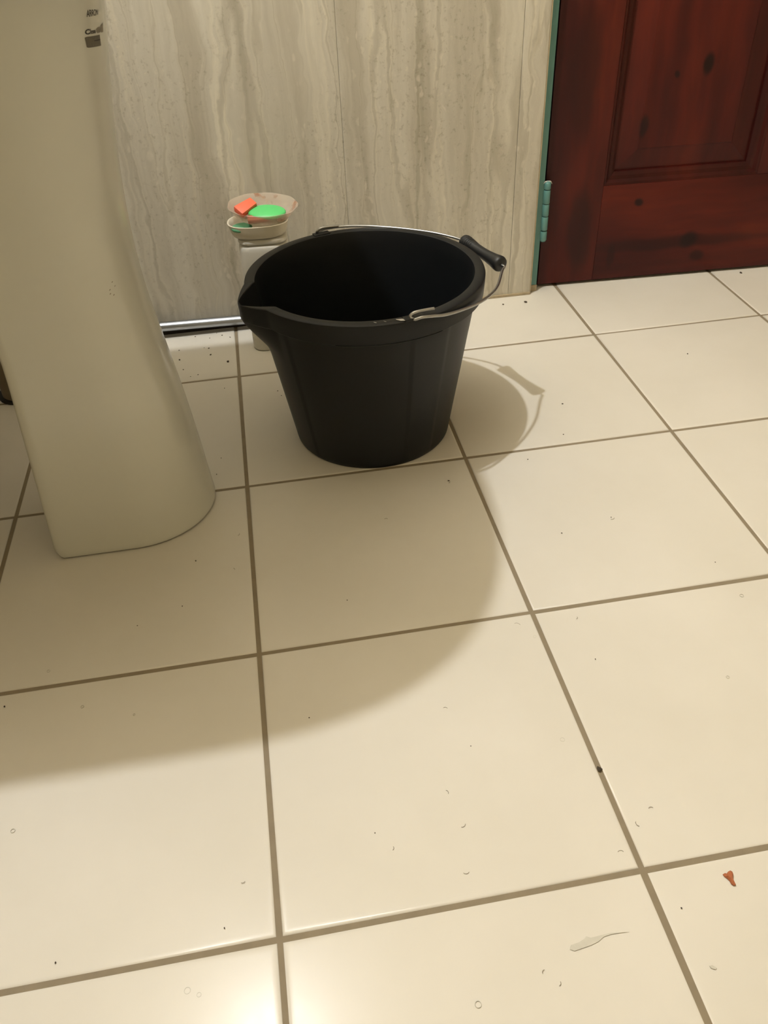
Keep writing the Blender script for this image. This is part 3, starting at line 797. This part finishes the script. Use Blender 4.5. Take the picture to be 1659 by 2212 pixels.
for a, b_, s, rz in ((0.4455, 0.4333, 7, .4), (0.1774, 0.1911, 5, 2.8), (0.2786, 0.2845, 8, 2.6), (0.1643, 0.0669, 6, .5), (0.1578, 0.1008, 5, 1.9), (0.1568, 0.0255, 6, 0), (0.1005, 0.0575, 4, 1.3), (-0.0267, 0.0522, 4, .2), (0.3125, 0.0395, 6, 5), (0.2881, 0.0176, 6, 3.0), (0.3293, 0.0510, 5, 3.1), (0.1703, 0.4915, 5, 3), (0.2652, 0.5496, 4, .7), (0.2039, -0.0712, 4, 1), (0.1953, -0.0613, 4, 4), (0.3444, 0.2813, 4, 1), (-0.0150, 0.5015, 5, 1), (-0.0226, 0.4385, 4, 2)):
    p_ = floor_pt(a, b_); R_ = s*0.0004
    bm = bmesh.new()
    tube(bm, [(R_*math.cos(t), R_*math.sin(t)*0.7, 0.0006) for t in [3.4+k*2.6/8 for k in range(9)]], 0.00022, 5)
    o = obj('hair', bm, 'fibre'); o.location = (p_.x, p_.y, 0.0); o.rotation_euler = (0, 0, rz)
    tag(o, 'short curled hair lying on the tiled floor', 'hair', 'hairs on the floor')
def film(name, pts, z, mat, label, cat, group=None):
    bm = bmesh.new()
    q = [floor_pt(*p_) for p_ in pts]
    c = sum(q, Vector())/len(q)
    lo_ = [(v.x-c.x, v.y-c.y, 0.0) for v in q]; hi_ = [(x*0.98, y*0.98, z) for x, y, _ in lo_]
    loft(bm, [lo_, hi_], True, True, True)
    o = obj(name, bm, mat); o.location = (c.x, c.y, 0.00025)
    return tag(o, label, cat, group)
film('water_stain', [(0.2199, -0.0492), (0.2217, -0.0464), (0.2283, -0.0455), (0.2343, -0.0434), (0.2355, -0.0422), (0.2386, -0.0439), (0.2463, -0.0436), (0.2555, -0.0432), (0.2698, -0.0451), (0.2558, -0.0443), (0.2487, -0.0451), (0.2439, -0.0477), (0.2374, -0.0493), (0.2272, -0.0506), (0.2229, -0.0511)], 0.00025, 'stain', 'long grey dried water stain on the front tile', 'stain')
film('water_stain', [(0.3183, -0.0800), (0.3206, -0.0798), (0.3231, -0.0822), (0.3218, -0.0833), (0.3189, -0.0818)], 0.00025, 'stain', 'small grey dried water stain near the right front grout line', 'stain')
for a, b_, s in ((-0.2204, 0.3206, 7), (0.2776, 0.1342, 9), (0.5338, 0.2764, 9), (0.4640, 0.1731, 7), (0.2918, 0.2640, 7), (0.1409, -0.0740, 10), (-0.1797, 0.2654, 7), (-0.1272, 0.2449, 5), (-0.2260, 0.1372, 8), (-0.0715, -0.0248, 10), (-0.0628, -0.0294, 7)):
    p_ = floor_pt(a, b_); R_ = s*0.00026; bm = bmesh.new()
    r0_ = [(R_*math.cos(t), R_*math.sin(t)) for t in [2*math.pi*k/20 for k in range(20)]]
    loft(bm, [[(x*0.78, y*0.78, 0) for x, y in r0_], [(x*0.82, y*0.82, 0.0003) for x, y in r0_], [(x*0.96, y*0.96, 0.0003) for x, y in r0_], [(x, y, 0) for x, y in r0_]], True)
    o = obj('dried_drop', bm, 'stain'); o.location = (p_.x, p_.y, 0.0003)
    tag(o, 'faint dried water drop ring on the tiled floor', 'stain', 'dried drops on the floor')
# rust-coloured flake, front right
out = [(0.3617, -0.0161), (0.3636, -0.0157), (0.3648, -0.0163), (0.3669, -0.0147), (0.3693, -0.0140), (0.3702, -0.0154), (0.3698, -0.0177), (0.3685, -0.0202), (0.3679, -0.0221), (0.3680, -0.0248), (0.3677, -0.0263), (0.3657, -0.0263), (0.3646, -0.0246), (0.3646, -0.0222), (0.3635, -0.0196), (0.3623, -0.0182)]
q = [floor_pt(*p_) for p_ in out]; c = sum(q, Vector())/len(q)
bm = bmesh.new()
lo_ = [(v.x-c.x, v.y-c.y, 0.0) for v in q]
mid_ = [(x*1.0, y*1.0, 0.0008+0.0006*math.sin(i*1.3)) for i, (x, y, _) in enumerate(lo_)]
hi_ = [(x*0.45, y*0.5, 0.0028) for x, y, _ in lo_]
loft(bm, [lo_, mid_, hi_], True, True, True)
o = obj('rust_flake', bm, 'flake'); o.location = (c.x, c.y, 0.0003)
tag(o, 'small rust-brown flake lying on the front right tile', 'flake')
